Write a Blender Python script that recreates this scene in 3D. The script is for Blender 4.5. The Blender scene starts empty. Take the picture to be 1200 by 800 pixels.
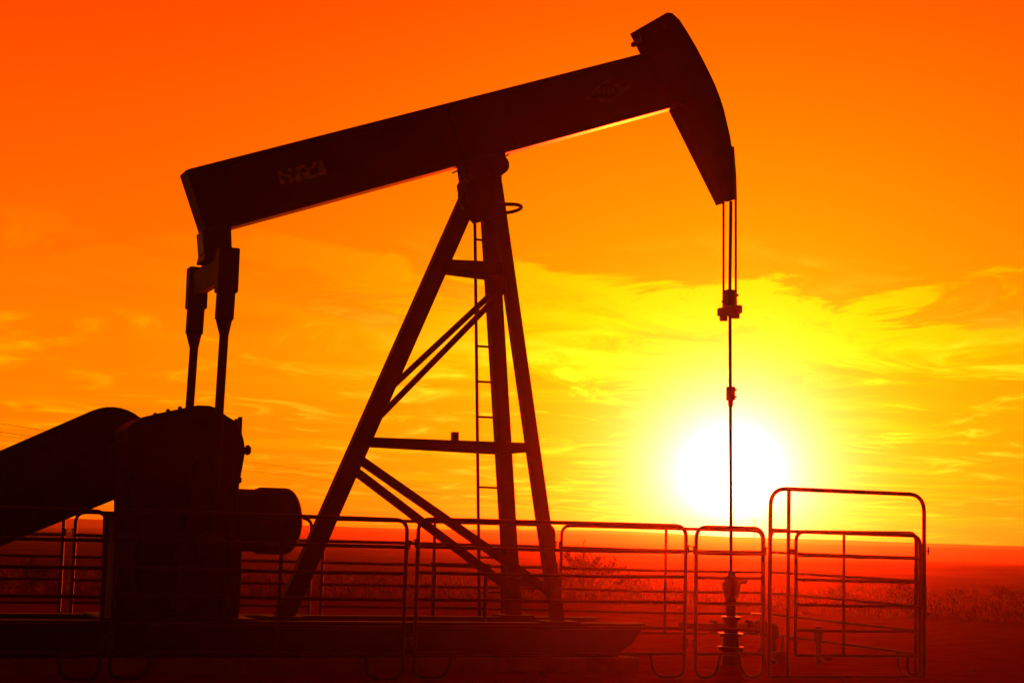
import bpy, bmesh, math, random
from mathutils import Vector, Matrix
random.seed(7)
S = bpy.context.scene
COL = S.collection

# ------------------------------------------------------------------ camera
FPX = 2000.0                                   # focal length in pixels of the 1200 px wide photograph
ROLL = math.radians(1.5)
PITCH = math.atan(226 / FPX * math.cos(ROLL))
EYE = Vector((0, 0, 1.5))
_f = Vector((0, math.cos(PITCH), math.sin(PITCH)))
_r0 = Vector((1, 0, 0))
_u0 = _r0.cross(_f)
CR = _r0 * math.cos(ROLL) + _u0 * math.sin(ROLL)
CU = _u0 * math.cos(ROLL) - _r0 * math.sin(ROLL)
cam_d = bpy.data.cameras.new('camera')
cam_d.sensor_width = 36
cam_d.lens = 36 * FPX / 1200
cam_d.clip_end = 20000
cam = bpy.data.objects.new('camera', cam_d)
m = Matrix((CR, CU, -_f)).transposed().to_4x4()
m.translation = EYE
cam.matrix_world = m
COL.objects.link(cam)
S.camera = cam

# ------------------------------------------------------------------ light
SUN_DIR = (_f + CR * (857 - 600) / FPX - CU * (561 - 400) / FPX).normalized()   # towards the sun
SUN_EL = math.asin(SUN_DIR.z)
SUN_AZ = math.atan2(SUN_DIR.x, SUN_DIR.y)
sun_d = bpy.data.lights.new('sun', 'SUN')
sun_d.energy = 5.0
sun_d.angle = math.radians(0.5)
sun_d.color = (1.0, 0.03, 0.001)
sun = bpy.data.objects.new('sun', sun_d)
sun.rotation_euler = (-SUN_DIR).to_track_quat('-Z', 'Y').to_euler()
COL.objects.link(sun)

S.view_settings.view_transform = 'Standard'
S.view_settings.look = 'None'
S.view_settings.gamma = 1
S.view_settings.use_curve_mapping = False
S.view_settings.exposure = 0.0
S.render.engine = 'CYCLES'
S.cycles.use_denoising = True
S.cycles.max_bounces = 6
S.cycles.volume_bounces = 0
S.cycles.sample_clamp_indirect = 4

W = bpy.data.worlds.new('World')
S.world = W
W.use_nodes = True
W.cycles.sampling_method = 'MANUAL'
W.cycles.sample_map_resolution = 2048
nt = W.node_tree
nt.nodes.clear()


class N:
    """small helper for node maths"""
    def __init__(s, tree): s.t = tree
    def new(s, typ, **k):
        n = s.t.nodes.new(typ)
        for a, b in k.items(): setattr(n, a, b)
        return n
    def put(s, sock, v):
        if hasattr(v, 'is_linked') or hasattr(v, 'links'): s.t.links.new(v, sock)
        else: sock.default_value = v
    def m(s, op, a, b=0.0, c=None, clamp=False):
        n = s.new('ShaderNodeMath', operation=op, use_clamp=clamp)
        s.put(n.inputs[0], a); s.put(n.inputs[1], b)
        if c is not None: s.put(n.inputs[2], c)
        return n.outputs[0]
    def vm(s, op, a, b=(0, 0, 0)):
        n = s.new('ShaderNodeVectorMath', operation=op)
        s.put(n.inputs[0], a); s.put(n.inputs[1], b)
        return n.outputs['Value'] if op == 'DOT_PRODUCT' else n.outputs[0]
    def smooth(s, v, a, b, lo=0.0, hi=1.0):
        n = s.new('ShaderNodeMapRange', interpolation_type='SMOOTHSTEP')
        s.put(n.inputs[0], v); n.inputs[1].default_value = a; n.inputs[2].default_value = b
        n.inputs[3].default_value = lo; n.inputs[4].default_value = hi
        return n.outputs[0]
    def gauss(s, v, w, p=2.0):
        x = s.m('POWER', s.m('DIVIDE', s.m('ABSOLUTE', v), w), p)
        return s.m('EXPONENT', s.m('MULTIPLY', x, -1.0))
    def noise(s, vec, scale, detail=4, rough=.55, dist=0.0):
        n = s.new('ShaderNodeTexNoise')
        s.put(n.inputs['Vector'], vec)
        n.inputs['Scale'].default_value = scale; n.inputs['Detail'].default_value = detail
        n.inputs['Roughness'].default_value = rough; n.inputs['Distortion'].default_value = dist
        return n.outputs['Fac']
    def comb(s, x, y, z):
        n = s.new('ShaderNodeCombineXYZ')
        for i, v in enumerate((x, y, z)): s.put(n.inputs[i], v)
        return n.outputs[0]


n = N(nt)
tc = n.new('ShaderNodeTexCoord')
D = n.vm('NORMALIZE', tc.outputs['Generated'])
sep = n.new('ShaderNodeSeparateXYZ'); nt.links.new(D, sep.inputs[0])
dx, dy, dz = sep.outputs
deg = 180 / math.pi
cosS = n.vm('DOT_PRODUCT', D, tuple(SUN_DIR))
ang = n.m('MULTIPLY', n.m('ARCCOSINE', n.m('MINIMUM', cosS, 0.9999999)), deg)     # angle from the sun, degrees
el = n.m('MULTIPLY', n.m('ARCSINE', dz), deg)                                      # elevation, degrees
elp = n.m('MAXIMUM', el, 0.0)
# base dusk gradient: red-orange aloft, orange at the horizon
ramp = n.new('ShaderNodeValToRGB')
e = ramp.color_ramp.elements
stops = [(0.0, (1.04, .25, .0)), (5.0, (1.04, .21, .0)), (8.0, (1.04, .145, .0)), (10.5, (1.03, .116, .0)), (13.0, (1.02, .090, .0)),
         (17.5, (1.0, .048, .0)), (30, (.68, .014, .0)), (90, (.30, .003, .0))]
while len(e) < len(stops): e.new(0.5)
for k, (a, c) in enumerate(stops):
    e[k].position = (a / 90) ** .5
    e[k].color = (*c, 1)
nt.links.new(n.m('POWER', n.m('DIVIDE', elp, 90.0), .5), ramp.inputs[0])
away = n.smooth(cosS, 0.1, 0.92, 0.13, 1.0)       # the half of the sky away from the sun is dimmer
base = n.new('ShaderNodeVectorMath', operation='SCALE')
nt.links.new(ramp.outputs[0], base.inputs[0]); nt.links.new(away, base.inputs['Scale'])
# clouds on a high flat layer seen in perspective
inv = n.m('DIVIDE', 1.0, n.m('ADD', n.m('MAXIMUM', dz, 0.0), 0.045))
cx = n.m('MULTIPLY', dx, inv); cy = n.m('MULTIPLY', dy, inv)
cp = n.comb(cx, n.m('MULTIPLY', cy, .62), 3.7)
warp = n.noise(cp, .55, 3, .5, .4)
n1 = n.noise(cp, 1.6, 8, .62, 1.1)
n2 = n.noise(n.comb(n.m('MULTIPLY', cx, .35), cy, 11.3), 1.25, 4, .5, .5)
# cloud deck: below about 9 degrees, ragged upper rim
rim = n.m('ADD', elp, n.m('MULTIPLY', n.m('SUBTRACT', n1, .5), 10.0))
rim = n.m('ADD', rim, n.m('MULTIPLY', n.m('SUBTRACT', warp, .5), 6.0))
deck = n.smooth(rim, 6.6, 8.6, 1.0, 0.0)
lit = n.m('MULTIPLY', n.smooth(rim, 7.6, 8.6, 1.0, 0.0), n.smooth(rim, 4.2, 7.4))      # the sunlit rim of the deck
wisp = n.m('MULTIPLY', n.smooth(n1, .50, .70), n.smooth(elp, 5.0, 11.5, 1.0, 0.0))
streak = n.m('MULTIPLY', n.smooth(n2, .48, .70), n.smooth(elp, 1.0, 9.0, 1.0, 0.0))
near = n.gauss(ang, 10.0, 2.4)
core = n.gauss(ang, 3.7, 1.7)
wide = n.gauss(ang, 12.8, 2.0)
gl = n.m('ADD', n.m('MULTIPLY', wide, .24), n.m('MULTIPLY', n.m('MULTIPLY', deck, near), .06))
gl = n.m('ADD', gl, n.m('MULTIPLY', n.m('MULTIPLY', lit, n.m('ADD', near, .05)), .50))
gl = n.m('ADD', gl, n.m('MULTIPLY', n.m('MULTIPLY', wisp, n.m('ADD', n.m('MULTIPLY', near, .20), .20)), 1.0))
gl = n.m('ADD', gl, n.m('MULTIPLY', n.m('MULTIPLY', streak, n.m('ADD', n.m('MULTIPLY', near, .24), .06)), 1.0))
gl = n.m('ADD', gl, n.m('MULTIPLY', core, 1.15))
bl = n.m('MULTIPLY', n.gauss(ang, 1.8, 1.5), 3.2)
bl = n.m('ADD', bl, n.m('MULTIPLY', n.m('MULTIPLY', wisp, n.gauss(ang, 16.0, 4.0)), .02))
rd = n.m('ADD', n.m('MULTIPLY', n.gauss(ang, 4.0, 1.5), 4.0), n.m('MULTIPLY', n.gauss(ang, 1.0), 14.0))
glow = n.comb(rd, n.m('ADD', gl, n.m('MULTIPLY', n.gauss(ang, 1.3), 6.0)), bl)
sky = n.new('ShaderNodeTexSky', sky_type='NISHITA', sun_disc=False)
sky.sun_elevation = SUN_EL
sky.sun_rotation = SUN_AZ
sky.dust_density = 6.0
nish = n.vm('MULTIPLY', sky.outputs[0], (.05, .008, 0.0))
tot = n.vm('ADD', n.vm('ADD', base.outputs[0], glow), nish)
# nothing shines from under the horizon
bg = n.new('ShaderNodeBackground')
sc_ = n.new('ShaderNodeVectorMath', operation='SCALE')
nt.links.new(tot, sc_.inputs[0]); nt.links.new(n.smooth(el, -3.0, -0.6), sc_.inputs['Scale'])
nt.links.new(sc_.outputs[0], bg.inputs[0])
bg.inputs[1].default_value = 1.0
out = n.new('ShaderNodeOutputWorld')
nt.links.new(bg.outputs[0], out.inputs[0])

# ------------------------------------------------------------------ pixel helpers
def ray(x, y):
    return _f + CR * (x - 600) / FPX - CU * (y - 400) / FPX

def on_ground(x, y, z=0.0):
    d = ray(x, y)
    return EYE + d * ((z - EYE.z) / d.z)

def on_line(x, y, a, b):
    """point where the ray meets the upright plane through ground points a and b"""
    a = Vector((a[0], a[1], 0)); b = Vector((b[0], b[1], 0))
    nn = Vector((-(b - a).y, (b - a).x, 0))
    d = ray(x, y)
    return EYE + d * ((a - EYE).dot(nn) / d.dot(nn))

TH = math.radians(22)
PO = Vector((-0.30, 19.8, 0))
PU = Vector((math.cos(TH), math.sin(TH), 0)); PV = Vector((math.sin(TH), -math.cos(TH), 0))

def P(x, y, v):
    """pixel -> pumpjack coordinates on the upright plane v metres towards the viewer from its centre line"""
    d = ray(x, y)
    p = EYE + d * ((v - (EYE - PO).dot(PV)) / d.dot(PV))
    return Vector(((p - PO).dot(PU), -v, p.z))

# ------------------------------------------------------------------ materials
def mat(name, col, rough=.6, metal=0.0, var=.35, scale=6.0, bump=.15, bscale=40.0, col2=None, spec=.5, trans=0.0, det=6):
    mt = bpy.data.materials.new(name); mt.use_nodes = True
    t = mt.node_tree; b = t.nodes['Principled BSDF']; q = N(t)
    tcn = q.new('ShaderNodeTexCoord')
    nz = q.noise(tcn.outputs['Object'], scale, det, .6, .3)
    mix = q.new('ShaderNodeMix', data_type='RGBA')
    t.links.new(q.smooth(nz, .35, .68), mix.inputs[0])
    c2 = col2 or tuple(c * (1 - var) for c in col)
    mix.inputs[6].default_value = (*col, 1); mix.inputs[7].default_value = (*c2, 1)
    t.links.new(mix.outputs[2], b.inputs['Base Color'])
    nz2 = q.noise(tcn.outputs['Object'], bscale, 5, .6)
    t.links.new(q.m('ADD', q.m('MULTIPLY', nz2, .3), rough - .15), b.inputs['Roughness'])
    b.inputs['Metallic'].default_value = metal
    b.inputs['Specular IOR Level'].default_value = spec
    if bump:
        bp = q.new('ShaderNodeBump'); bp.inputs['Strength'].default_value = bump
        bp.inputs['Distance'].default_value = .02
        t.links.new(nz2, bp.inputs['Height']); t.links.new(bp.outputs[0], b.inputs['Normal'])
    if trans:
        tr = q.new('ShaderNodeBsdfTranslucent'); t.links.new(mix.outputs[2], tr.inputs[0])
        ms = q.new('ShaderNodeMixShader'); ms.inputs[0].default_value = trans
        t.links.new(b.outputs[0], ms.inputs[1]); t.links.new(tr.outputs[0], ms.inputs[2])
        t.links.new(ms.outputs[0], t.nodes['Material Output'].inputs[0])
    return mt

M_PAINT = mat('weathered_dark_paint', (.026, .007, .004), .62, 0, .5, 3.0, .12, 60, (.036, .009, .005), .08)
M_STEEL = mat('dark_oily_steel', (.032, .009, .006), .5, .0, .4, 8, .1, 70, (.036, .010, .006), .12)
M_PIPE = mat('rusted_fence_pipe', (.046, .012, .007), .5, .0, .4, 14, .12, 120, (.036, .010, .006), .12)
M_CABLE = mat('wire_rope', (.06, .034, .026), .5, .1, .3, 30, .2, 200)
M_SIGN = mat('worn_white_paint', (.42, .38, .36), .6, 0, .6, 35, .05, 90, (.10, .08, .07))
M_EMB = mat('faded_emblem_paint', (.12, .085, .08), .6, 0, .6, 35, .05, 90, (.045, .03, .027))
M_DULL = mat('rubbed_dark_paint', (.055, .018, .012), .6, 0, .5, 9, .1, 60, (.03, .009, .006), .1)
M_GLOSS = mat('oily_flange_paint', (.045, .013, .008), .42, 0, .4, 6, .08, 50, (.035, .010, .006), .32)
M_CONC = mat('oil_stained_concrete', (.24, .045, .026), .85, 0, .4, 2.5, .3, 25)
M_WOOD = mat('pole_wood', (.09, .06, .045), .8, 0, .4, 4, .3, 30)
M_BRUSH = mat('dry_sagebrush', (.07, .018, .008), .8, 0, .5, 1.2, 0, 10, (.04, .012, .006), .2, .4)
M_GRASS = mat('dry_grass', (.13, .032, .012), .7, 0, .5, 1.5, 0, 10, (.07, .02, .008), .2, .5)
M_STEM = mat('brush_stem', (.06, .042, .03), .85, 0, .4, 9, 0)

# ------------------------------------------------------------------ mesh helpers
def obj(name, bm, material, parent=None, smooth=False, bevel=0.0):
    if bevel:
        bmesh.ops.remove_doubles(bm, verts=bm.verts, dist=1e-5)
        eds = [e_ for e_ in bm.edges if len(e_.link_faces) == 2 and e_.calc_face_angle(0) > .5]
        bmesh.ops.bevel(bm, geom=eds, offset=bevel, segments=1, affect='EDGES', profile=.5, clamp_overlap=True)
    bmesh.ops.recalc_face_normals(bm, faces=bm.faces)
    me = bpy.data.meshes.new(name)
    bm.to_mesh(me); bm.free()
    me.materials.append(material)
    if smooth:
        me.shade_smooth()
        try: me.set_sharp_from_angle(angle=math.radians(40))
        except Exception: pass
    o = bpy.data.objects.new(name, me); COL.objects.link(o)
    if parent: o.parent = parent
    return o

def tag(o, label=None, cat=None, group=None, kind=None):
    if label: o['label'] = label
    if cat: o['category'] = cat
    if group: o['group'] = group
    if kind: o['kind'] = kind
    return o

def thing(name, label, cat, loc=(0, 0, 0), rz=0.0, group=None):
    o = bpy.data.objects.new(name, None); COL.objects.link(o)
    o.empty_display_size = .3
    o.location = loc; o.rotation_euler = (0, 0, rz)
    return tag(o, label, cat, group)

def part(o, label): o['label'] = label; return o

def prism(bm, pts, y0, y1):
    """outline in the x-z plane pulled from y0 to y1"""
    a = [bm.verts.new((p[0], y0, p[-1])) for p in pts]
    b = [bm.verts.new((p[0], y1, p[-1])) for p in pts]
    bm.faces.new(a); bm.faces.new(b[::-1])
    k = len(pts)
    for i in range(k): bm.faces.new((a[i], b[i], b[(i + 1) % k], a[(i + 1) % k]))
    return bm

def box(bm, c, s, mtx=None):
    vs = []
    for i in (-1, 1):
        for j in (-1, 1):
            for k in (-1, 1):
                p = Vector((c[0] + i * s[0] / 2, c[1] + j * s[1] / 2, c[2] + k * s[2] / 2))
                vs.append(bm.verts.new(mtx @ p if mtx else p))
    for q in ((0, 1, 3, 2), (4, 6, 7, 5), (0, 4, 5, 1), (2, 3, 7, 6), (0, 2, 6, 4), (1, 5, 7, 3)):
        bm.faces.new([vs[i] for i in q])
    return bm

def sweep(bm, pts, r, n_=10, cap=True):
    """round tube along a path; r is one radius or one for each point"""
    pts = [Vector(p) for p in pts]
    rr = r if isinstance(r, (list, tuple)) else [r] * len(pts)
    up = None; rings = []
    for i, p in enumerate(pts):
        t = (pts[min(i + 1, len(pts) - 1)] - pts[max(i - 1, 0)]).normalized()
        if up is None:
            up = Vector((0, 0, 1)) if abs(t.z) < .9 else Vector((0, 1, 0))
        s = t.cross(up).normalized(); up = s.cross(t).normalized()
        rings.append([bm.verts.new(p + (s * math.cos(2 * math.pi * k / n_) + up * math.sin(2 * math.pi * k / n_)) * rr[i]) for k in range(n_)])
    for a, b in zip(rings, rings[1:]):
        for k in range(n_): bm.faces.new((a[k], a[(k + 1) % n_], b[(k + 1) % n_], b[k]))
    if cap:
        bm.faces.new(rings[0][::-1]); bm.faces.new(rings[-1])
    return bm

def fillet(pts, r, seg=7):
    pts = [Vector(p) for p in pts]; res = [pts[0]]
    for a, b, c in zip(pts, pts[1:], pts[2:]):
        u = (a - b); w = (c - b)
        k = min(r, u.length * .49, w.length * .49)
        p0 = b + u.normalized() * k; p1 = b + w.normalized() * k
        for i in range(seg + 1):
            t = i / seg
            res.append(p0 * (1 - t) ** 2 + b * 2 * t * (1 - t) + p1 * t * t)
    res.append(pts[-1])
    return res

def hbeam(bm, a, b, w, d, side, tf=.022, tw=.016):
    """rolled H section from a to b; 'side' is the direction of the flange width w, d is the depth"""
    a = Vector(a); b = Vector(b); t = (b - a).normalized()
    sx = (Vector(side) - t * Vector(side).dot(t)).normalized(); sy = t.cross(sx)
    h, q = w / 2, d / 2
    prof = [(-h, -q), (h, -q), (h, -q + tf), (tw / 2, -q + tf), (tw / 2, q - tf), (h, q - tf), (h, q), (-h, q), (-h, q - tf), (-tw / 2, q - tf), (-tw / 2, -q + tf), (-h, -q + tf)]
    ra = [bm.verts.new(a + sx * x + sy * y) for x, y in prof]
    rb = [bm.verts.new(b + sx * x + sy * y) for x, y in prof]
    bm.faces.new(ra[::-1]); bm.faces.new(rb)
    for i in range(12): bm.faces.new((ra[i], ra[(i + 1) % 12], rb[(i + 1) % 12], rb[i]))
    return bm

def bar(bm, a, b, w, d, side=(0, 1, 0)):
    """solid rectangular bar from a to b, w wide along 'side' and d deep"""
    a = Vector(a); b = Vector(b); t = (b - a).normalized()
    sx = (Vector(side) - t * Vector(side).dot(t)).normalized(); sy = t.cross(sx)
    vs = [[bm.verts.new(p + sx * i * w / 2 + sy * j * d / 2) for i, j in ((-1, -1), (1, -1), (1, 1), (-1, 1))] for p in (a, b)]
    bm.faces.new(vs[0][::-1]); bm.faces.new(vs[1])
    for i in range(4): bm.faces.new((vs[0][i], vs[0][(i + 1) % 4], vs[1][(i + 1) % 4], vs[1][i]))
    return bm

def lathe(bm, c, axis, prof, n_=28):
    """turned body: prof is a list of (distance along axis, radius) from point c"""
    axis = Vector(axis).normalized(); c = Vector(c)
    return sweep_rings(bm, c, axis, prof, n_)

def sweep_rings(bm, c, axis, prof, n_):
    up = Vector((0, 0, 1)) if abs(axis.z) < .9 else Vector((0, 1, 0))
    s = axis.cross(up).normalized(); up = s.cross(axis).normalized()
    rings = []
    for d, r in prof:
        rings.append([bm.verts.new(c + axis * d + (s * math.cos(2 * math.pi * k / n_) + up * math.sin(2 * math.pi * k / n_)) * max(r, .0005)) for k in range(n_)])
    for a, b in zip(rings, rings[1:]):
        for k in range(n_): bm.faces.new((a[k], a[(k + 1) % n_], b[(k + 1) % n_], b[k]))
    bm.faces.new(rings[0][::-1]); bm.faces.new(rings[-1])
    return bm

NB = bmesh.new
rnd = random.random

# ------------------------------------------------------------------ ground
def hill(x, y):
    """height of the plain: level around the well, rolling further off"""
    r = math.hypot(x, y)
    k = max(0.0, min(1.0, (r - 34) / 60))
    h = k * (.10 * math.sin(x * .11 + 1.3) * math.sin(y * .09 + .4) + .06 * math.sin(x * .31 + y * .17))
    if r > 26: h += .16 * math.exp(-((r - 37) / 5.0) ** 2) * (.6 + .4 * math.sin(x * .25 + 2.0))     # low berm round the pad
    k2 = max(0.0, min(1.0, (r - 120) / 300))
    h += k2 * (1.1 * math.sin(x * .011 + .8) * math.sin(y * .008 + 2.1) + .6 * math.sin(x * .021 - y * .013) - .6)
    k3 = max(0.0, min(1.0, (r - 500) / 800)); k3 = k3 * k3 * (3 - 2 * k3)
    az = math.atan2(x, y)
    h += k3 * (4.2 - 5.5 * az + 1.3 * math.sin(az * 9 + .5) + .7 * math.sin(az * 23)) if abs(az) < .6 else k3 * (4.2 - 5.5 * math.copysign(.6, az))
    return h

bm = NB()
radii = [0.0, 3, 6, 9, 12]
r_ = 14.0
while r_ < 1500: radii.append(r_); r_ *= 1.035
radii.append(1500)
azs = [math.radians(-34 + i * .34) for i in range(201)]
a_ = azs[-1]
k_ = 60
azs += [azs[200] + (2 * math.pi - (azs[200] - azs[0])) * (i + 1) / k_ for i in range(k_ - 1)]
rings = []
c0 = bm.verts.new((0, 0, 0))
for r_ in radii[1:]:
    rings.append([bm.verts.new((r_ * math.sin(a), r_ * math.cos(a), hill(r_ * math.sin(a), r_ * math.cos(a)))) for a in azs])
na = len(azs)
for i in range(na): bm.faces.new((c0, rings[0][(i + 1) % na], rings[0][i]))
for a, b in zip(rings, rings[1:]):
    for i in range(na): bm.faces.new((a[i], a[(i + 1) % na], b[(i + 1) % na], b[i]))
mg = bpy.data.materials.new('dry_plain'); mg.use_nodes = True
t = mg.node_tree; b = t.nodes['Principled BSDF']; q = N(t)
tcn = q.new('ShaderNodeTexCoord'); ob = tcn.outputs['Object']
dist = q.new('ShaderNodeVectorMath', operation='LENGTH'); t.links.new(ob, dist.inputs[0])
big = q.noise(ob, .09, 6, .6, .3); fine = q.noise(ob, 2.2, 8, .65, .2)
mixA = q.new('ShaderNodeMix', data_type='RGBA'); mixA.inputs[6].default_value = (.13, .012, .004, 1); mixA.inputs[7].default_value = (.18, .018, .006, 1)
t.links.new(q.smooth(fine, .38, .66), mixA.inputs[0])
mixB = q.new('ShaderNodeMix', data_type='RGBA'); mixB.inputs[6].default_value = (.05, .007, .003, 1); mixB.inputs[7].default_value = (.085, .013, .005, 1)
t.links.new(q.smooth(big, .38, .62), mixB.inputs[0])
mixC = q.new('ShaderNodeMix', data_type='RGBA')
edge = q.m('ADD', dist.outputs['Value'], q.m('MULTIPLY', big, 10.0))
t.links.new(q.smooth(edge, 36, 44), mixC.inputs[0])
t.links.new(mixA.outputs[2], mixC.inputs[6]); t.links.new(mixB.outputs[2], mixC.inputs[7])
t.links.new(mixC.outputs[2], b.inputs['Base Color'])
b.inputs['Roughness'].default_value = .9; b.inputs['Specular IOR Level'].default_value = 0.0
bp = q.new('ShaderNodeBump'); bp.inputs['Strength'].default_value = .4; bp.inputs['Distance'].default_value = .05
t.links.new(q.m('ADD', fine, q.noise(ob, 14, 4, .6)), bp.inputs['Height']); t.links.new(bp.outputs[0], b.inputs['Normal'])
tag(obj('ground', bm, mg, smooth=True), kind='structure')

# ------------------------------------------------------------------ pumpjack
pj = thing('pumpjack', 'large dark oil pumpjack with tilted walking beam and curved horse head', 'pumpjack', PO, TH)

# -- walking beam
TL = P(220.5, 198.2, .18); TR = P(748, 64, .18); BL = P(237, 279, -.18)
bd = Vector((TR.x - TL.x, 0, TR.z - TL.z)).normalized(); bn = Vector((-bd.z, 0, bd.x))
DEP = abs((Vector((BL.x - TL.x, 0, BL.z - TL.z))).dot(bn))
OFF = (BL.x - TL.x) * bd.x + (BL.z - TL.z) * bd.z
LEN = (TR.x - TL.x) / bd.x + .42
O2 = Vector((TL.x, 0, TL.z))
def BP(s, h, y=0.0):           # along the beam from its tail, down from its top, sideways
    return O2 + bd * s - bn * h + Vector((0, y, 0))
bm = NB(); tf = .035
for h0, h1, hw in ((0, tf, .18), (tf, DEP - tf, .014)):
    o0 = OFF * h0 / DEP; o1 = OFF * h1 / DEP
    pr = [BP(o0, h0), BP(LEN, h0), BP(LEN, h1), BP(o1, h1)]
    prism(bm, pr, -hw, hw)
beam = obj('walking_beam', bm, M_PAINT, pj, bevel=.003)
bm = NB(); prism(bm, [BP(OFF * (DEP - tf) / DEP, DEP - tf), BP(LEN, DEP - tf), BP(LEN, DEP), BP(OFF, DEP)], -.18, .18)
part(obj('bottom_flange', bm, M_GLOSS, beam, bevel=.003), 'glossy oily bottom flange catching the low sun')
for s in (3.2, 3.95):
    for sg in (-1, 1):
        bm = NB(); o0 = 0
        prism(bm, [BP(s + o0, tf), BP(s + o0 + .022, tf), BP(s + o0 + .022, DEP - tf), BP(s + o0, DEP - tf)], sg * .014, sg * .09)
        obj('stiffener', bm, M_PAINT, beam)
bm = NB(); prism(bm, [BP(.0, .004), BP(.022, .004), BP(OFF + .022, DEP - .004), BP(OFF, DEP - .004)], -.17, .17)
bmesh.ops.translate(bm, verts=bm.verts, vec=-bd * .024)
obj('end_plate', bm, M_PAINT, beam)

def patch(bm, polys, v):
    for pl in polys:
        bm.faces.new([bm.verts.new(P(x, y, v)) for x, y in pl])
def zz(o, sc, pts): return [(o[0] + x / sc, o[1] + y / sc) for x, y in pts]
sc1 = 1200 / 90
marks = [
    [(200, 430), (250, 400), (262, 450), (262, 560), (240, 585), (205, 520)],
    [(262, 450), (300, 440), (345, 455), (345, 480), (262, 478)],
    [(240, 585), (262, 555), (310, 540), (330, 600), (300, 625)],
    [(355, 385), (400, 355), (440, 390), (400, 430)],
    [(375, 560), (430, 520), (470, 560), (410, 615)],
    [(330, 470), (350, 440), (452, 540), (432, 560)],
    [(470, 500), (540, 440), (580, 500), (575, 560), (480, 570)],
    [(490, 360), (580, 310), (665, 310), (660, 345), (520, 385)],
    [(500, 385), (530, 378), (560, 470), (532, 480)],
    [(590, 450), (650, 420), (690, 450), (720, 480), (700, 530), (620, 520)],
    [(650, 370), (680, 360), (712, 430), (690, 460)],
    [(700, 480), (820, 440), (840, 470), (830, 500), (710, 530)],
    [(760, 270), (800, 260), (825, 320), (790, 350), (760, 330)],
    [(700, 350), (760, 325), (775, 348), (712, 375)],
    [(850, 250), (900, 235), (965, 420), (950, 465), (830, 480), (850, 430)],
]
bm = NB(); patch(bm, [zz((310, 170), sc1, p) for p in marks], .019)
part(obj('worn_lettering', bm, M_SIGN, beam), 'worn pale lettering painted along the beam web')
emb = [
    [(210, 450), (260, 435), (335, 470), (330, 492), (230, 500)],
    [(320, 360), (440, 250), (470, 262), (365, 365), (350, 420), (330, 400)],
    [(440, 250), (560, 195), (620, 205), (620, 235), (560, 228), (470, 262)],
    [(640, 262), (720, 255), (800, 310), (870, 280), (920, 262), (930, 290), (830, 360), (760, 350), (720, 350), (700, 290)],
    [(760, 350), (830, 360), (660, 500), (590, 545), (400, 510), (360, 470), (600, 475), (690, 420)],
    [(555, 330), (585, 325), (615, 385), (570, 390)],
    [(395, 345), (430, 320), (450, 375), (405, 395)],
    [(480, 300), (505, 292), (520, 400), (492, 405)],
    [(640, 300), (665, 300), (665, 400), (640, 400)],
]
bm = NB(); patch(bm, [zz((670, 80), sc1, p) for p in emb], .019)
part(obj('worn_emblem', bm, M_EMB, beam), 'faded diamond emblem with pointed side bars')

# -- horse head
HV = .135
hp = [(737.4, 39.7), (748.5, 34), (782, 14.6), (788, 15.5), (796.6, 23.4), (806, 38), (816, 55), (824, 70), (832, 86), (838.5, 100), (844, 114), (848.5, 128), (852, 143), (855.5, 158), (858, 173), (859.8, 190), (860.7, 208), (860.9, 234), (849, 238.5), (839, 241), (783.6, 130)]
hc = [P(738, 40, -HV)] + [P(x, y, HV) for x, y in hp[2:18]] + [P(839, 241, -HV), P(783.6, 130, -HV)]
bm = NB(); prism(bm, hc, -HV, -HV + .022)
bm2 = NB()
cen = Vector((sum(p.x for p in hc) / len(hc), 0, sum(p.z for p in hc) / len(hc)))
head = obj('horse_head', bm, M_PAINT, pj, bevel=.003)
prism(bm2, hc, HV - .022, HV); obj('side_plate', bm2, M_PAINT, head, bevel=.003)
bm = NB()            # curved face plate and back plate between the side plates
ins = [cen + (p - cen) * .988 for p in hc]
for i in range(len(hc)):
    a, b_ = ins[i], ins[(i + 1) % len(hc)]
    a2, b2 = cen + (hc[i] - cen) * .965, cen + (hc[(i + 1) % len(hc)] - cen) * .965
    prism(bm, [(a.x, a.z), (b_.x, b_.z), (b2.x, b2.z), (a2.x, a2.z)], -HV + .022, HV - .022)
obj('face_plate', bm, M_PAINT, head)
bm = NB()
for sg in (-1, 1):
    prism(bm, [P(x, y, HV) for x, y in ((855.8, 172), (858.8, 172), (860.9, 208), (861.1, 234), (858.5, 234), (858.5, 205))], sg * HV - .02, sg * HV + .012)
obj('cable_keeper', bm, M_STEEL, head)
for p in (P(752, 47, .10), P(778, 32, .10)):
    bm = NB(); bar(bm, (p.x, -.15, p.z), (p.x, .15, p.z), .05, .05, (1, 0, 0))
    obj('hinge_pin', bm, M_STEEL, head)

# -- samson post
topc = P(567, 205, 0)
topz = P(563, 232, 0).z
def samson(nm, a, b, w, d, side):
    bm = NB(); bar(bm, a, b, w, d, side); return obj(nm, bm, M_PAINT, pj, bevel=.002)
rear_t = Vector((P(556, 222, 0).x, 0, topz + .15)); rear_b = Vector((-2.30, 0, .52))
A_t = Vector((P(571, 228, -.12).x, .12, topz + .15)); A_b = Vector((.70, .66, .52))
B_t = Vector((P(580, 228, .12).x, -.12, topz + .15)); B_b = Vector((.70, -.66, .52))
legR = samson('samson_post_leg', rear_t, rear_b, .15, .20, (0, 1, 0))
legA = samson('samson_post_leg', A_t, A_b, .16, .165, (0, 1, 0))
legB = samson('samson_post_leg', B_t, B_b, .13, .135, (0, 1, 0))
for foot in (rear_b, A_b, B_b):
    bm = NB(); box(bm, (foot.x, foot.y, .535), (.42, .34, .03)); obj('foot_plate', bm, M_PAINT, pj, bevel=.003)
def at(a, b, z): return a + (b - a) * ((z - a.z) / (b.z - a.z))
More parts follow.
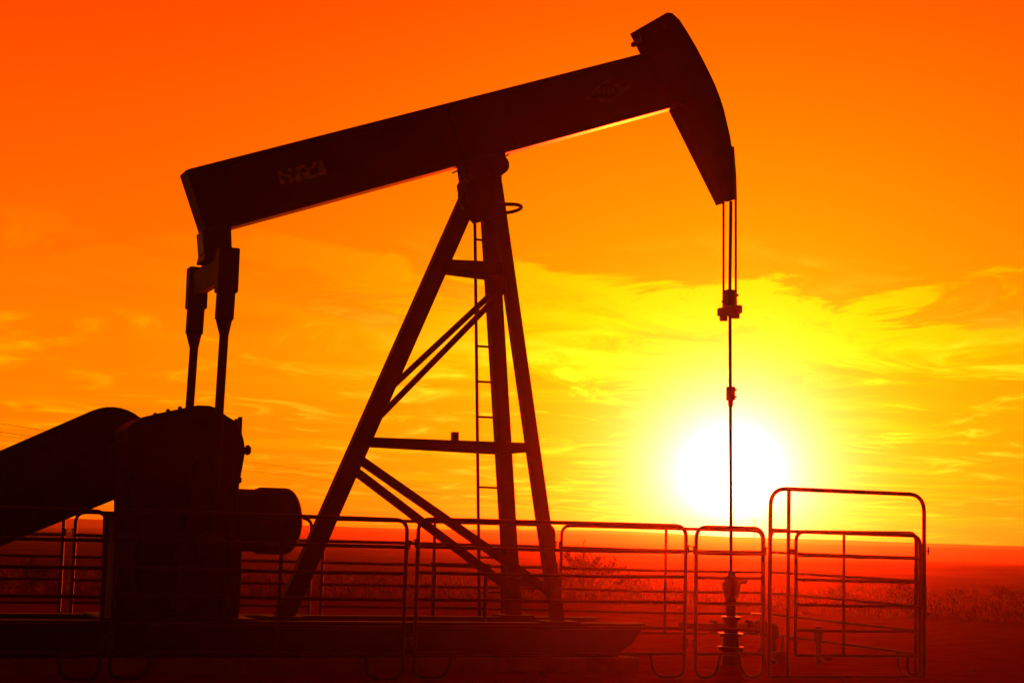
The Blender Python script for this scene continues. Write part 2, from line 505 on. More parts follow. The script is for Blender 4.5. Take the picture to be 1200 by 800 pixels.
zc1 = P(548, 315, 0).z; zc2 = P(520, 522, 0).z
for A0, A1 in ((A_t, A_b), (B_t, B_b)):
    sg = 1 if A1.y > 0 else -1
    bm = NB(); bar(bm, at(rear_t, rear_b, zc1) + Vector((.02, sg * .05, 0)), at(A0, A1, zc1), .10, .15); obj('cross_tie', bm, M_PAINT, pj, bevel=.004)
    bm = NB(); bar(bm, at(rear_t, rear_b, zc2) + Vector((.02, sg * .06, 0)), at(A0, A1, zc2), .10, .105); obj('cross_tie', bm, M_PAINT, pj, bevel=.004)
    y1, y2 = (P(458, 466, 0).z, P(566, 340, -.2).z) if sg > 0 else (P(444, 498, 0).z, P(590, 333, .2).z)
    bm = NB(); bar(bm, at(rear_t, rear_b, y1) + Vector((.02, sg * .07, 0)), at(A0, A1, y2), .05, .066); obj('diagonal_brace', bm, M_PAINT, pj, bevel=.004)
    bm = NB(); bar(bm, at(rear_t, rear_b, P(424, 547 if sg > 0 else 537, 0).z) + Vector((.02, sg * .08, 0)), at(A0, A1, .84), .08, .095); obj('diagonal_brace', bm, M_PAINT, pj, bevel=.004)
for z in (zc1, zc2, .95):
    bm = NB(); bar(bm, at(A_t, A_b, z), at(B_t, B_b, z), .09, .09, (1, 0, 0)); obj('front_tie', bm, M_PAINT, pj, bevel=.004)
bm = NB()
c = P(533, 512, .05)
box(bm, (c.x, c.y, c.z), (.075, .08, .12)); obj('junction_box', bm, M_STEEL, pj, bevel=.006)
# head plate and saddle bearing
bm = NB(); tp = [P(x, y, .17) for x, y in ((546, 212), (550, 240), (566, 258), (590, 250), (589, 205), (583, 196), (553, 200))]
prism(bm, tp, -.15, .15); obj('top_plate', bm, M_PAINT, pj, bevel=.006)
sb = P(576, 198, .0)
bm = NB(); lathe(bm, (sb.x, -.30, sb.z), (0, 1, 0), [(0, .07), (.02, .115), (.07, .125), (.53, .125), (.58, .115), (.60, .07)]); obj('saddle_bearing', bm, M_STEEL, pj, True)
bm = NB(); prism(bm, [P(x, y, .17) for x, y in ((547, 190), (593, 176), (591, 200), (584, 206), (556, 212), (549, 206))], -.17, .17); obj('saddle_block', bm, M_PAINT, pj, bevel=.006)
for x, y in ((587, 197), (551, 208)):
    c = P(x, y, .20); bm = NB(); lathe(bm, c, (0, -1, 0), [(0, .035), (.05, .035)], 6); obj('bolt', bm, M_STEEL, pj)
# grease lines under the saddle
for path in (((596, 181), (588, 186), (575, 190)), ((530, 203), (538, 199), (545, 206), (548, 214)), ((545, 214), (538, 222), (537, 232), (543, 246))):
    bm = NB(); sweep(bm, fillet([P(x, y, .24) for x, y in path], .08, 5), .011, 6); obj('grease_line', bm, M_CABLE, pj, True)

# -- ladder on the far side of the post
lv0, lv1 = -.30, -.82
l0 = P(556.5, 258, lv0); l1 = P(561, 640, lv1); lb = l0 + (l1 - l0) * ((.52 - l0.z) / (l1.z - l0.z))
lw = Vector((.30, 0, 0))
lad = NB(); sweep(lad, [l0, lb], .021, 8); lad = obj('ladder', lad, M_PAINT, pj, True)
bm = NB(); sweep(bm, [l0 + lw, lb + lw], .021, 8); obj('ladder_rail', bm, M_PAINT, lad, True)
z = .80
while z < l0.z - .1:
    p = at(l0, lb, z); bm = NB(); sweep(bm, [p, p + lw], .015, 6); obj('rung', bm, M_PAINT, lad, True); z += .418
for z in (1.9, 3.2, 4.6):
    p = at(l0, lb, z) + lw; q_ = at(A_t, A_b, z)
    bm = NB(); sweep(bm, [p, q_], .012, 6); obj('standoff', bm, M_PAINT, lad, True)
hc_ = P(596, 245, 0)
bm = NB(); ring = [Vector((hc_.x - .04 + .16 * math.cos(a), .30 * math.sin(a), hc_.z)) for a in [math.radians(-100 + i * 10) for i in range(21)]]
sweep(bm, [(hc_.x - .25, -.20, hc_.z)] + ring + [(hc_.x - .25, .20, hc_.z)], .022, 8); obj('safety_hoop', bm, M_PAINT, pj, True)

# -- tail bearing, equaliser and pitman arms
bm = NB(); prism(bm, [P(x, y, .16) for x, y in ((237, 270), (271, 258), (272, 292), (262, 300), (244, 304), (239, 296))], -.16, .16); obj('tail_bearing', bm, M_STEEL, pj, bevel=.01)
ez0 = P(272, 346, .77).z; ez1 = 4.39; ex = P(266, 320, .77).x
bm = NB()
pr = [(ex - .08, ez1 - .06), (ex - .05, ez1), (ex + .10, ez1), (ex + .10, ez0 + .20), (ex - .06, ez0 + .16)]
prism(bm, pr, -.72, .72); eq = obj('equalizer', bm, M_PAINT, pj, bevel=.01)
bm = NB(); prism(bm, [(ex - .14, ez1 - .02), (ex + .14, ez1 - .02), (ex + .10, ez1 + .16), (ex - .10, ez1 + .16)], -.2, .2); obj('center_bearing', bm, M_STEEL, eq, bevel=.01)
pinz = P(247, 640, .80).z; pinx = P(247, 640, .80).x
for sg in (-1, 1):
    y = -sg * .77
    bm = NB(); box(bm, (ex, y, (ez0 + ez1) / 2 + .03), (.22, .19, ez1 - ez0 + .02)); obj('end_block', bm, M_PAINT, eq, bevel=.012)
    xt = P(265, 345, .77).x; zt = ez0
    xm = P(262.5, 393, .77).x; zm = P(262.5, 393, .77).z
    zk = P(265, 376, .77).z
    bm = NB(); bar(bm, (xt, y, zt + .12), (xt - .01, y, zk), .13, .185); top_ = obj('pitman_arm', bm, M_PAINT, pj, bevel=.02)
    bm = NB()
    p0, p1, p2 = Vector((xt - .01, y, zk)), Vector((xm, y, zm)), Vector((pinx, -sg * .80, pinz + .12))
    sweep(bm, [p0, p1, p2], [.088, .050, .048], 12); obj('pitman_rod', bm, M_PAINT, top_, True)
    bm = NB(); lathe(bm, (pinx, -sg * .91, pinz), (0, sg, 0), [(0, .13), (.02, .155), (.18, .155), (.20, .13)], 22); obj('wrist_pin_bearing', bm, M_DULL, top_, True)

# -- gear reducer on its pedestal
gpts = [(165, 489), (190, 483), (222, 476.5), (232, 474.5), (246, 475), (255, 478), (266, 487), (276, 493), (282, 501), (286, 515), (288, 528), (284, 550), (280, 573), (279, 612), (150, 612), (150, 500)]
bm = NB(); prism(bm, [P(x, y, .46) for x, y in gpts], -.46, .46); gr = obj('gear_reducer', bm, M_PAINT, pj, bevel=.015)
for x, y in ((197, 479.5), (211, 476.5), (224, 474), (277, 491), (182, 484)):
    c = P(x, y, .40); bm = NB(); lathe(bm, c - Vector((0, 0, .06)), (0, 0, 1), [(0, .022), (.055, .022), (.065, .014)], 6); obj('bolt', bm, M_STEEL, gr)
c = P(281, 498, .30); bm = NB(); bar(bm, c - Vector((0, 0, .12)), c + Vector((0, 0, .09)), .05, .045); obj('breather_pipe', bm, M_STEEL, gr, bevel=.008)
c = P(288, 527, .30); bm = NB(); lathe(bm, c - Vector((.06, 0, 0)), (1, 0, 0), [(0, .03), (.06, .03), (.062, .055), (.085, .058), (.105, .045), (.12, .02)], 10); obj('oil_plug', bm, M_STEEL, gr, True)
bm = NB(); sh = P(215, 560, .46); prism(bm, [(P(150, 560, .46).x, sh.z - .03), (P(282, 560, .46).x, sh.z - .03), (P(282, 560, .46).x, sh.z + .03), (P(150, 560, .46).x, sh.z + .03)], -.52, .52); obj('split_flange', bm, M_PAINT, gr, bevel=.006)
bm = NB(); lathe(bm, (pinx + .04, -.60, P(240, 556, .5).z), (0, 1, 0), [(0, .16), (1.2, .16)], 24); obj('crank_shaft', bm, M_STEEL, gr, True)
bm = NB(); prism(bm, [P(x, y, .46) for x, y in ((137, 601), (279, 605), (280, 727), (133, 727))], -.46, .46); ped = obj('reducer_pedestal', bm, M_PAINT, pj, bevel=.012)
for x, y, w_, h_ in ((215, 650, .10, 1.0), (165, 655, .05, .9), (268, 655, .05, .95)):
    c = P(x, y, .47); bm = NB(); box(bm, (c.x, -.475, 1.14), (w_, .03, h_)); obj('pedestal_rib', bm, M_PAINT, ped, bevel=.004)
c = P(148, 652, .47); bm = NB(); box(bm, (c.x, -.466, c.z), (.19, .012, .50)); part(obj('cover_plate', bm, M_DULL, ped, bevel=.003), 'paler upright cover plate on the pedestal corner')
# cranks hang with their weights low
csz = P(240, 556, .5).z
for sg in (-1, 1):
    bm = NB(); y0, y1 = sg * .56, sg * .66
    cx_ = pinx
    prism(bm, [(cx_ + .18, csz + .22), (cx_ + .24, csz + .10), (cx_ + .26, .72), (cx_ - .28, .72), (cx_ - .20, csz + .10), (cx_ - .10, csz + .22)], y0, y1)
    ck = obj('crank_arm', bm, M_PAINT, pj, bevel=.015)
    for s2 in (-1, 1):
        bm = NB(); pr = [(cx_ + s2 * .18, .60), (cx_ + s2 * .18, 1.42), (cx_ + s2 * .30, 1.40), (cx_ + s2 * .34, 1.34), (cx_ + s2 * .35, .64), (cx_ + s2 * .32, .60)]
        prism(bm, pr, sg * .53, sg * .76); obj('counterweight', bm, M_PAINT, ck, bevel=.02)
# domed drum beside the reducer
c0_ = P(283, 609, 0); c1_ = P(353, 609, 0); rr_ = P(320, 570, 0).z - P(320, 609, 0).z
L_ = c1_.x - c0_.x; xd = P(333, 609, 0).x - c0_.x
pf = [(-.35, rr_ * .93), (.13, rr_ * .93), (.19, rr_), (xd - .02, rr_), (xd, rr_ * 1.002)]
pf += [(xd + (L_ - xd) * math.sin(math.radians(a)), rr_ * math.cos(math.radians(a)) ** 1.1) for a in range(8, 91, 8)] + [(L_, .01)]
bm = NB(); lathe(bm, c0_, (1, 0, 0), pf, 40); part(obj('domed_drum', bm, M_PAINT, pj, True), 'squat drum with a domed end facing the post')

# -- belt guard and motor on the far side
gc = P(128, 530, -.98); grr = (P(128, 477, -.98).z - gc.z)
e1 = P(0, 584, -.98)
gd = Vector((e1.x - gc.x, 0, e1.z - gc.z)).normalized(); gn = Vector((gd.z, 0, -gd.x))
if gn.z < 0: gn = -gn
GL = 2.75; r2 = grr * .98
end = gc + gd * GL
pts = []
for a in range(-90, 91, 9):
    aa = math.radians(a); pts.append(gc + (-gd * math.cos(aa) + gn * math.sin(aa)) * grr)
for a in range(90, -91, -9):
    aa = math.radians(a); pts.append(end + (gd * math.cos(aa) + gn * math.sin(aa)) * r2 * .9)
bm = NB(); prism(bm, pts, .86, 1.10); bg_ = obj('belt_guard', bm, M_PAINT, pj, bevel=.02)
bm = NB(); lathe(bm, (gc.x, .40, gc.z), (0, 1, 0), [(0, .09), (.5, .09)], 16); obj('drive_shaft', bm, M_STEEL, bg_, True)
mz = max(end.z, .72)
bm = NB(); lathe(bm, (end.x, .14, mz), (0, 1, 0), [(0, .16), (.03, .19), (.10, .2), (.6, .2), (.62, .1), (.80, .06)], 24); mo = obj('motor', bm, M_STEEL, pj, True)
bm = NB(); box(bm, (end.x, .45, (mz - .12 + .52) / 2 + .02), (.42, .6, max(.1, mz - .15 - .50))); obj('motor_mount', bm, M_STEEL, mo, bevel=.01)

# -- skid base
SK_T, SK_B = .515, .165
for sg in (-1, 1):
    bm = NB()
    x0 = -6.35; x1 = P(752, 735, .62).x
    y = -sg * .62
    out_ = [(x0 + .35, SK_B), (x1 - .33, SK_B), (x1 - .12, SK_B + .13), (x1, SK_T - .06), (x1 - .02, SK_T), (x0, SK_T), (x0, SK_T - .08)]
    prism(bm, out_, y - .012, y + .012)
    sk = obj('skid_base', bm, M_PAINT, pj, bevel=.002)
    for zz_ in (SK_T + .001, SK_B - .002):
        bm = NB(); xa, xb = (x0, x1) if zz_ > .3 else (x0 + .35, x1 - .33)
        box(bm, ((xa + xb) / 2, y, zz_), (xb - xa, .20, .024)); obj('flange', bm, M_PAINT, sk, bevel=.003)
for xx in (-6.2, -5.2, -4.2, -3.0, -2.3, -1.2, 0, .7, 1.3):
    bm = NB(); box(bm, (xx, 0, .36), (.12, 1.215, .22)); obj('cross_member', bm, M_PAINT, pj, bevel=.004)
bm = NB(); box(bm, (-3.55, 0, .535), (1.6, 1.3, .026)); obj('deck_plate', bm, M_PAINT, pj, bevel=.003)

# -- bridle, carrier bar and polished rod
cb = P(855, 365, 0)
for sg in (-1, 1):
    pts_ = [P(x, y, HV) for x, y in ((857.0, 172), (859.8, 208), (860.3, 234))]
    bm = NB(); sweep(bm, [Vector((p.x + .012, sg * .155, p.z)) for p in pts_] + [Vector((cb.x, sg * .155, cb.z + .05))], .015, 8)
    obj('bridle_cable', bm, M_CABLE, pj, True)
bm = NB(); box(bm, (cb.x, 0, cb.z + .01), (.13, .42, .10)); ca = obj('carrier_bar', bm, M_STEEL, pj, bevel=.01)
for sg in (-1, 1):
    bm = NB(); lathe(bm, (cb.x, sg * .15, cb.z - .10), (0, 0, 1), [(0, .05), (.06, .05), (.061, .065), (.10, .065)], 12); obj('cable_socket', bm, M_STEEL, ca, True)
    bm = NB(); lathe(bm, (cb.x, sg * .19, cb.z + .0), (0, sg, 0), [(0, .03), (.07, .03)], 6); obj('lock_bolt', bm, M_STEEL, ca)
cl = P(856, 352, 0)
bm = NB(); box(bm, (cb.x, 0, cl.z + .02), (.12, .13, .22)); box(bm, (cb.x + .085, 0, cl.z + .07), (.05, .07, .03)); box(bm, (cb.x - .08, 0, cl.z - .02), (.04, .07, .03)); obj('rod_clamp', bm, M_STEEL, pj, bevel=.006)
wz = P(857, 700, 0)
bm = NB(); sweep(bm, [P(856.5, 236, 0), (cb.x, 0, cb.z + .3), (wz.x, 0, wz.z)], .021, 10); obj('polished_rod', bm, M_STEEL, pj, True)
c = P(856.3, 461, 0)
bm = NB(); box(bm, (c.x, 0, c.z), (.075, .10, .17)); box(bm, (c.x + .05, 0, c.z + .05), (.05, .05, .025)); box(bm, (c.x + .05, 0, c.z - .04), (.05, .05, .025)); lathe(bm, (c.x, 0, c.z - .16), (0, 0, 1), [(0, .03), (.08, .034)], 10); obj('rod_clamp', bm, M_STEEL, pj, bevel=.004)

# ------------------------------------------------------------------ concrete pad
bm = NB(); box(bm, (-2.45, 0, .055), (8.2, 1.72, .196))
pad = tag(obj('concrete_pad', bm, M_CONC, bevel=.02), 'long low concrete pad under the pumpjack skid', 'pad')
pad.location = PO; pad.rotation_euler = (0, 0, TH)

# ------------------------------------------------------------------ wellhead
wh0 = PO + PU * wz.x
wh = thing('wellhead', 'squat wellhead with stuffing box under the hanging pump rod', 'wellhead', (wh0.x, wh0.y, 0), TH)
def turned(name, c, axis, prof, nn=20, par=wh, mtl=M_STEEL):
    bm = NB(); lathe(bm, c, axis, prof, nn); return obj(name, bm, mtl, par, True)
turned('casing', (0, 0, -.05), (0, 0, 1), [(0, .11), (.22, .11), (.221, .16), (.27, .16), (.271, .11), (.40, .10)])
turned('tubing_head', (0, 0, .34), (0, 0, 1), [(0, .15), (.04, .15), (.041, .09), (.20, .09), (.201, .12), (.24, .12), (.241, .06), (.60, .06)])
turned('stuffing_box', (0, 0, .80), (0, 0, 1), [(0, .06), (.04, .095), (.11, .11), (.15, .115), (.20, .10), (.24, .075), (.27, .07), (.272, .05), (.33, .045)], 14)
for sg in (-1, 1):
    turned('side_outlet', (0, 0, .46), (sg, 0, 0), [(0, .045), (.22, .045), (.221, .08), (.27, .08)])
v_ = turned('valve', (.37, 0, .46), (1, 0, 0), [(-.10, .08), (-.06, .06), (0, .085), (.06, .06), (.10, .08)])
turned('hand_wheel', (.37, 0, .60), (0, 0, 1), [(0, .02), (.0, .085), (.02, .085), (.021, .02)], 16, v_)
turned('bleed_line', (-.27, 0, .46), (-1, 0, 0), [(0, .04), (.35, .04), (.351, .055), (.42, .055)])
turned('polish_oiler', (.09, -.03, 1.0), (1, -.3, .1), [(0, .03), (.07, .035), (.10, .02)], 10)

rg = 'flowline risers beside the wellhead'
for x, yb, yt, r__, lab in ((904, 774, 737, .075, 'thick capped flowline riser between wellhead and gate'), (959, 775, 741, .045, 'slim flowline riser behind the gate leaf')):
    g = on_line(x, yb, (2.9, 21.3), (4.2, 21.6)); zt = on_line(x, yt, (2.9, 21.3), (4.2, 21.6)).z
    tt = thing('flowline_riser', lab, 'pipe', (g.x, g.y, 0), 0)
    turned('pipe', (0, 0, -.1), (0, 0, 1), [(0, r__ * .8), (zt, r__ * .8)], 14, tt)
    turned('cap', (0, 0, zt - .12), (0, 0, 1), [(0, r__), (.03, r__ * 1.25), (.16, r__ * 1.25), (.20, r__ * .7)], 14, tt)
    turned('elbow', (0, 0, .10), (.3, -1, 0), [(0, r__ * .7), (.22, r__ * .7), (.221, r__), (.27, r__)], 14, tt)

# ------------------------------------------------------------------ fence panels round the pump
ZR = (1.355, 1.09, .815, .54, .27)
HT = 1.635
def panel(a, b, label, stay=None, group=None, lean=0.0, feet=True, jit=.004, kind='fence_panel', cat='fence', lug=True, stay_low=.27):
    a = Vector((a.x, a.y, 0)); b = Vector((b.x, b.y, 0)); L = (b - a).length
    rz = math.atan2((b - a).y, (b - a).x)
    pn = thing(kind, label, cat, (a.x, a.y, 0), rz, group)
    pn.rotation_euler = (random.uniform(-.006, .006), lean, rz)
    r = .0215
    bm = NB(); fr = fillet([(0, 0, .26), (0, 0, HT), (L, 0, HT), (L, 0, .26)], .13, 8)
    sweep(bm, fr, r, 10); obj('frame', bm, M_PIPE, pn, True)
    fw = min(.345, L * .3)
    if feet:
        for x0, s in ((0, 1), (L, -1)):
            bm = NB(); sweep(bm, fillet([(x0, 0, .27), (x0, 0, .024), (x0 + s * fw, 0, .024), (x0 + s * (fw + .05), 0, .27)], .15, 8), r * .95, 10)
            obj('foot_loop', bm, M_PIPE, pn, True)
    for z in ZR:
        sag = random.uniform(-.012, .003) * min(1, L / 2.5); dz = random.uniform(-jit, jit)
        bm = NB(); sweep(bm, [(i * L / 6, 0, z + dz + sag * math.sin(math.pi * i / 6)) for i in range(7)], .0185, 8)
        obj('rail', bm, M_PIPE, pn, True)
    if stay is not None:
        bm = NB(); bar(bm, (stay, -.021, stay_low), (stay, -.021, HT), .012, .035, (0, 1, 0)); obj('stay', bm, M_PIPE, pn)
    if lug:
        for z in (1.42, .42):
            for xx in (-.03, L + .03):
                bm = NB(); box(bm, (xx, 0, z), (.05, .03, .012)); box(bm, (xx, 0, z - .035), (.014, .014, .09)); obj('lug', bm, M_PIPE, pn)
    return pn

FA, FB = (-3.78, 16.8), (4.7, 19.5)
def fx(x): return on_line(x, 700, FA, FB)
gF = None
panel(fx(-235), fx(120), 'pipe panel below the belt guard, first of the front run', .9, lean=.006)
panel(fx(132.5), fx(474), 'long pipe panel in front of the reducer and the sloping post leg', 1.62, lean=.005)
panel(fx(488), fx(803), 'long pipe panel in front of the two upright post legs', None, lean=-.002)
panel(fx(816), fx(895), 'short narrow pipe panel in front of the wellhead', None, lean=-.004)
# walk-through gate with a raised bow
ga, gb = fx(902), fx(1083)
gL = (Vector((gb.x, gb.y, 0)) - Vector((ga.x, ga.y, 0))).length
grz = math.atan2((gb - ga).y, (gb - ga).x)
gt = thing('walk_through_gate', 'tall bow-topped pipe gate frame with a hinged leaf at the pen corner', 'gate', (ga.x, ga.y, 0), grz)
gh = on_line(990, 575, FA, FB).z
bm = NB(); sweep(bm, fillet([(0, 0, .02), (0, 0, gh), (gL, 0, gh - .01), (gL, 0, .02)], .20, 10), .0235, 12); bow = obj('bow_frame', bm, M_PIPE, gt, True)
s_ = (fx(923.5) - ga).length
bm = NB(); sweep(bm, [(s_, 0, .02), (s_, 0, gh - .01)], .022, 10); obj('hinge_post', bm, M_PIPE, gt, True)
bm = NB(); sweep(bm, [(0, 0, HT - .01), (s_, 0, HT - .015)], .022, 10); obj('tie_bar', bm, M_PIPE, gt, True)
bm = NB(); sweep(bm, [(0, 0, .03), (gL, 0, .03)], .018, 8); obj('sill_bar', bm, M_PIPE, gt, True)
l0_ = (fx(930) - ga).length; l1_ = (fx(1075.5) - ga).length
bm = NB(); sweep(bm, fillet([(l0_, -.05, .27), (l0_, -.05, HT - .02), (l1_, -.05, HT - .03), (l1_, -.05, .27)], .11, 8), .021, 10); leaf = obj('leaf', bm, M_PIPE, gt, True)
bm = NB(); sweep(bm, fillet([(l1_ - .16, -.05, .27), (l1_ - .16, -.05, .06), (l1_, -.05, .06), (l1_, -.05, .27)], .09, 8), .019, 10); obj('foot_loop', bm, M_PIPE, leaf, True)
for z in ZR:
    bm = NB(); sweep(bm, [(l0_, -.05, z), ((l0_ + l1_) / 2, -.05, z - .006), (l1_, -.05, z - .004)], .0185, 8); obj('rail', bm, M_PIPE, leaf, True)
xs = (fx(985) - ga).length
bm = NB(); bar(bm, (xs, -.073, .27), (xs, -.073, HT - .03), .012, .03, (0, 1, 0)); obj('stay', bm, M_PIPE, leaf)
for z in (1.40, .45):
    bm = NB(); box(bm, ((s_ + l0_) / 2, -.025, z), (.06, .06, .05)); obj('hinge', bm, M_PIPE, leaf)
bm = NB(); box(bm, (gL + .035, 0, 1.44), (.07, .03, .014)); box(bm, (gL + .055, 0, 1.44), (.014, .014, .09)); obj('latch', bm, M_PIPE, gt)
# back run, seen between the front rails
BA, BB = (-5.2, 21.0), (3.35, 23.0)
def bx(x): return on_line(x, 680, BA, BB)
panel(bx(-215), bx(71), 'pipe panel of the back run below the belt guard', 1.0)
panel(bx(85), bx(363), 'pipe panel of the back run behind the reducer pedestal', 1.1)
panel(bx(377), bx(648), 'pipe panel of the back run behind the post legs and ladder', 1.42)
panel(bx(657), bx(893), 'pipe panel of the back run behind the rod and wellhead', 1.42)
# right-hand side run, from the gate back to the far corner
sa = Vector((bx(902).x, bx(902).y, 0)); sb_ = fx(1076) + Vector((.0, .12, 0))
panel(sa, sb_, 'receding pipe panel behind the gate, closing the pen side', None, lug=False)
# low pipe guard frame by the post
g0 = on_line(506, 764, (-1.0, 20.35), (1.0, 20.75)); g1 = on_line(567, 764, (-1.0, 20.35), (1.0, 20.75)); gz = on_line(536, 662, (-1.0, 20.35), (1.0, 20.75)).z
gl_ = (Vector((g1.x, g1.y, 0)) - Vector((g0.x, g0.y, 0))).length
gf = thing('guard_frame', 'low square pipe guard frame beside the upright post legs', 'guard', (g0.x, g0.y, 0), math.atan2((g1 - g0).y, (g1 - g0).x))
for nm, pts_ in (('post', [(0, 0, -.05), (0, 0, gz)]), ('post', [(gl_, 0, -.05), (gl_, 0, gz)]), ('top_bar', [(-.05, 0, gz), (gl_ + .05, 0, gz)]), ('lower_bar', [(0, 0, .62), (gl_, 0, .62)])):
    bm = NB(); sweep(bm, pts_, .028 if nm != 'lower_bar' else .02, 10); obj(nm, bm, M_PIPE, gf, True)

# ------------------------------------------------------------------ brush and grass on the plain
def brush_mesh(name, h, w, stems, leaves, seed):
    rs = random.Random(seed); bm = NB(); bs = NB()
    for i in range(stems):
        a = rs.uniform(0, 6.28); sp = rs.random() ** .6 * w * .5; hh = h * rs.uniform(.55, 1.0) * (1 - .35 * (sp / (w * .5)) ** 2)
        tip = Vector((math.cos(a) * sp, math.sin(a) * sp, hh)); mid = tip * .55 + Vector((rs.uniform(-.05, .05), rs.uniform(-.05, .05), hh * .08))
        sweep(bs, [(tip.x * .08, tip.y * .08, 0), mid, tip], [.012, .008, .003], 4, False)
        for k in range(leaves):
            t_ = rs.uniform(.35, 1.0); b0 = (mid * (1 - t_) + tip * t_) + Vector((rs.gauss(0, .05), rs.gauss(0, .05), rs.gauss(0, .04))) * h
            d = Vector((rs.gauss(0, 1), rs.gauss(0, 1), rs.uniform(.3, 1.6))).normalized() * rs.uniform(.05, .12) * (h ** .5)
            sd = d.cross(Vector((rs.gauss(0, 1), rs.gauss(0, 1), rs.gauss(0, 1)))).normalized() * rs.uniform(.012, .024) * (h ** .5)
            bm.faces.new([bm.verts.new(p) for p in (b0 - sd, b0 + sd, b0 + d + sd * .4, b0 + d - sd * .4)])
    ms = []
    for b__, mt_ in ((bm, M_BRUSH), (bs, M_STEM)):
        me = bpy.data.meshes.new(name); b__.to_mesh(me); b__.free(); me.materials.append(mt_); ms.append(me)
    return ms
BR = [brush_mesh('sagebrush', 1.0, 1.5, 34, 22, 3), brush_mesh('sagebrush', .8, 1.1, 26, 20, 5), brush_mesh('sagebrush', .6, 1.1, 24, 18, 8)]
shrubs = [  # pixel x of the base, distance in metres, size, mesh, label
    (690, 40, 1.25, 0, 'tallest twiggy sagebrush, beyond the upright post legs'),
    (655, 43, .9, 1, 'rounded sagebrush right beside the near upright post leg'),
    (742, 41, .85, 1, 'sagebrush between the post legs and the sun'),
    (790, 44, .75, 2, 'low sagebrush beyond the short panel gap'),
    (985, 42, .85, 2, 'spreading sagebrush behind the gate leaf'),
    (1062, 40, .95, 1, 'sagebrush behind the latch post of the gate'),
    (1120, 44, .80, 2, 'low sagebrush in the open just past the gate'),
    (1175, 47, .70, 1, 'small sagebrush farthest from the gate in the open'),
    (600, 45, .7, 2, 'low sagebrush between the two upright post legs'),
    (440, 44, .6, 1, 'small sagebrush past the sloping post leg'),
    (310, 42, .65, 2, 'low sagebrush past the reducer pedestal'),
    (40, 40, .75, 0, 'sagebrush under the belt guard beyond the pen'),
]
for x, dd, s, k, lab in shrubs:
    d = ray(x, 640); px_, py_ = d.x / d.y * dd, dd
    sh_ = thing('sagebrush', lab, 'shrub', (px_, py_, hill(px_, py_) - .02), rnd() * 6.28, 'sagebrush along the edge of the pad')
    sh_.scale = (s, s, s)
    for nm, me in (('foliage', BR[k][0]), ('stems', BR[k][1])):
        o = bpy.data.objects.new(nm, me); COL.objects.link(o); o.parent = sh_

# low ground cover, too dense to count
def cover(name, cnt, r0, r1, hmin, hmax, material, blades, spread, azr, dens=1.0, skip=None):
    bm = NB(); rs = random.Random(hash(name) % 1000 + 3 if False else len(name))
    for i in range(cnt):
        t_ = rs.random(); r = r0 * (r1 / r0) ** t_
        a = math.radians(rs.uniform(*azr)); x, y = r * math.sin(a), r * math.cos(a)
        if skip and skip(x, y, rs): continue
        z = hill(x, y); s = rs.uniform(hmin, hmax)
        for k in range(blades):
            a2 = rs.uniform(0, 6.28); lean = rs.uniform(.1, 1.0) * spread * s
            b0 = Vector((x + rs.gauss(0, .10) * s * 2, y + rs.gauss(0, .10) * s * 2, z - .02))
            tip = b0 + Vector((math.cos(a2) * lean, math.sin(a2) * lean, s * rs.uniform(.5, 1.0)))
            w_ = rs.uniform(.007, .016) * (.6 + r / 90)
            sd = Vector((-math.sin(a2 + .6), math.cos(a2 + .6), 0)) * w_
            md = b0.lerp(tip, .55) + Vector((0, 0, s * .1))
            v = [bm.verts.new(p) for p in (b0 - sd, b0 + sd, md + sd * .8, md - sd * .8, tip)]
            bm.faces.new((v[0], v[1], v[2], v[3])); bm.faces.new((v[3], v[2], v[4]))
    me = bpy.data.meshes.new(name); bm.to_mesh(me); bm.free(); me.materials.append(material)
    o = bpy.data.objects.new(name, me); COL.objects.link(o)
    return tag(o, kind='stuff')
import os
az = (-26, 26)
tag(cover('dry_grass', 1500, 35, 54, .08, .30, M_GRASS, 9, .7, az), 'pale dry grass along the edge of the pad and plain', 'grass')
tag(cover('low_scrub', 1500, 37, 62, .10, .36, M_BRUSH, 9, .9, az, skip=lambda x, y, rs: math.hypot(x, y) > 56 and rs.random() < .6), 'dark low scrub spread over the plain', 'scrub')
tag(cover('pad_weeds', 90, 15.5, 34, .03, .10, M_GRASS, 6, 1.0, (-22, 22)), 'sparse short weeds on the bare dirt pad', 'weeds')

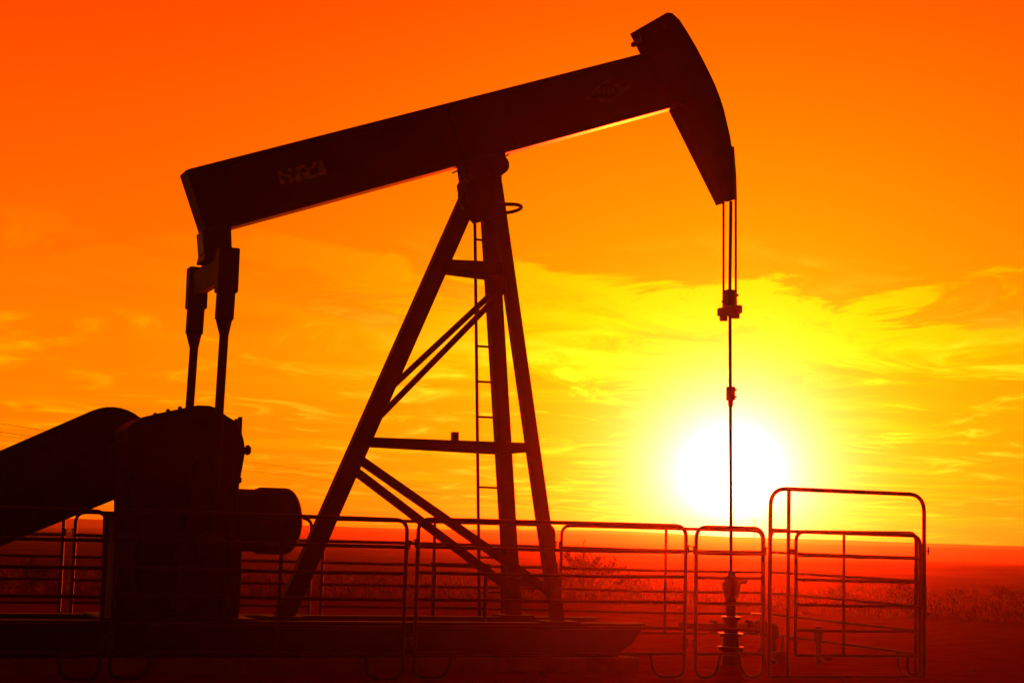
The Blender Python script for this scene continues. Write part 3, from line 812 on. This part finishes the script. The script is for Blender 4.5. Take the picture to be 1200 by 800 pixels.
# ------------------------------------------------------------------ power line far behind
pa = Vector((-140 * .33, 140, 0)); 
d = ray(-70, 640); pa = Vector((d.x / d.y * 130, 130, 0)); d = ray(884, 640); pb = Vector((d.x / d.y * 640, 640, 0))
arm = Vector((.94, -.33, 0))
pole_lab = {0: 'wooden utility pole carrying three wires past the belt guard', 1: 'far wooden utility pole under the sun on the horizon'}
tops = []
for i, p in enumerate((pa, pb)):
    gz_ = hill(p.x, p.y); up_ = thing('utility_pole', pole_lab[i], 'utility pole', (p.x, p.y, gz_), 0, 'poles of the power line')
    hgt = 9.3
    bm = NB(); sweep(bm, [(0, 0, -.3), (0, 0, hgt)], [.16, .11], 10); obj('pole', bm, M_WOOD, up_, True)
    bm = NB(); bar(bm, arm * -1.2 + Vector((0, 0, hgt - .9)), arm * 1.2 + Vector((0, 0, hgt - .9)), .10, .10, (0, 0, 1)); obj('cross_arm', bm, M_WOOD, up_)
    offs = [Vector((0, 0, hgt + .12)), arm * 1.1 + Vector((0, 0, hgt - .68)), arm * -1.1 + Vector((0, 0, hgt - .68))]
    for of in offs:
        bm = NB(); lathe(bm, of - Vector((0, 0, .18)), (0, 0, 1), [(0, .03), (.08, .03), (.081, .06), (.17, .05)], 8); obj('insulator', bm, M_STEEL, up_, True)
    tops.append([p + Vector((0, 0, gz_)) + of for of in offs])
for i, lab in enumerate(('power wire on the pole top, highest of the three', 'power wire on the cross arm end towards the pen', 'power wire on the cross arm end away from the pen')):
    a, b_ = tops[0][i], tops[1][i]; bm = NB()
    sweep(bm, [a.lerp(b_, k / 40) - Vector((0, 0, 4 * 2.2 * (k / 40) * (1 - k / 40))) for k in range(41)], .016, 5)
    tag(obj('power_wire', bm, M_CABLE, None, True), lab, 'wire', 'wires of the power line')

# ------------------------------------------------------------------ dusty evening air
bm = NB(); box(bm, (0, 0, 7.5 - 1.5), (3300, 3300, 26))
hz = bpy.data.materials.new('haze'); hz.use_nodes = True
t = hz.node_tree; t.nodes.clear()
pv = t.nodes.new('ShaderNodeVolumePrincipled'); mo_ = t.nodes.new('ShaderNodeOutputMaterial')
pv.inputs['Color'].default_value = (1.0, .52, .42, 1)
pv.inputs['Density'].default_value = .00052
pv.inputs['Anisotropy'].default_value = .92
t.links.new(pv.outputs[0], mo_.inputs['Volume'])
tag(obj('haze', bm, hz), kind='stuff')
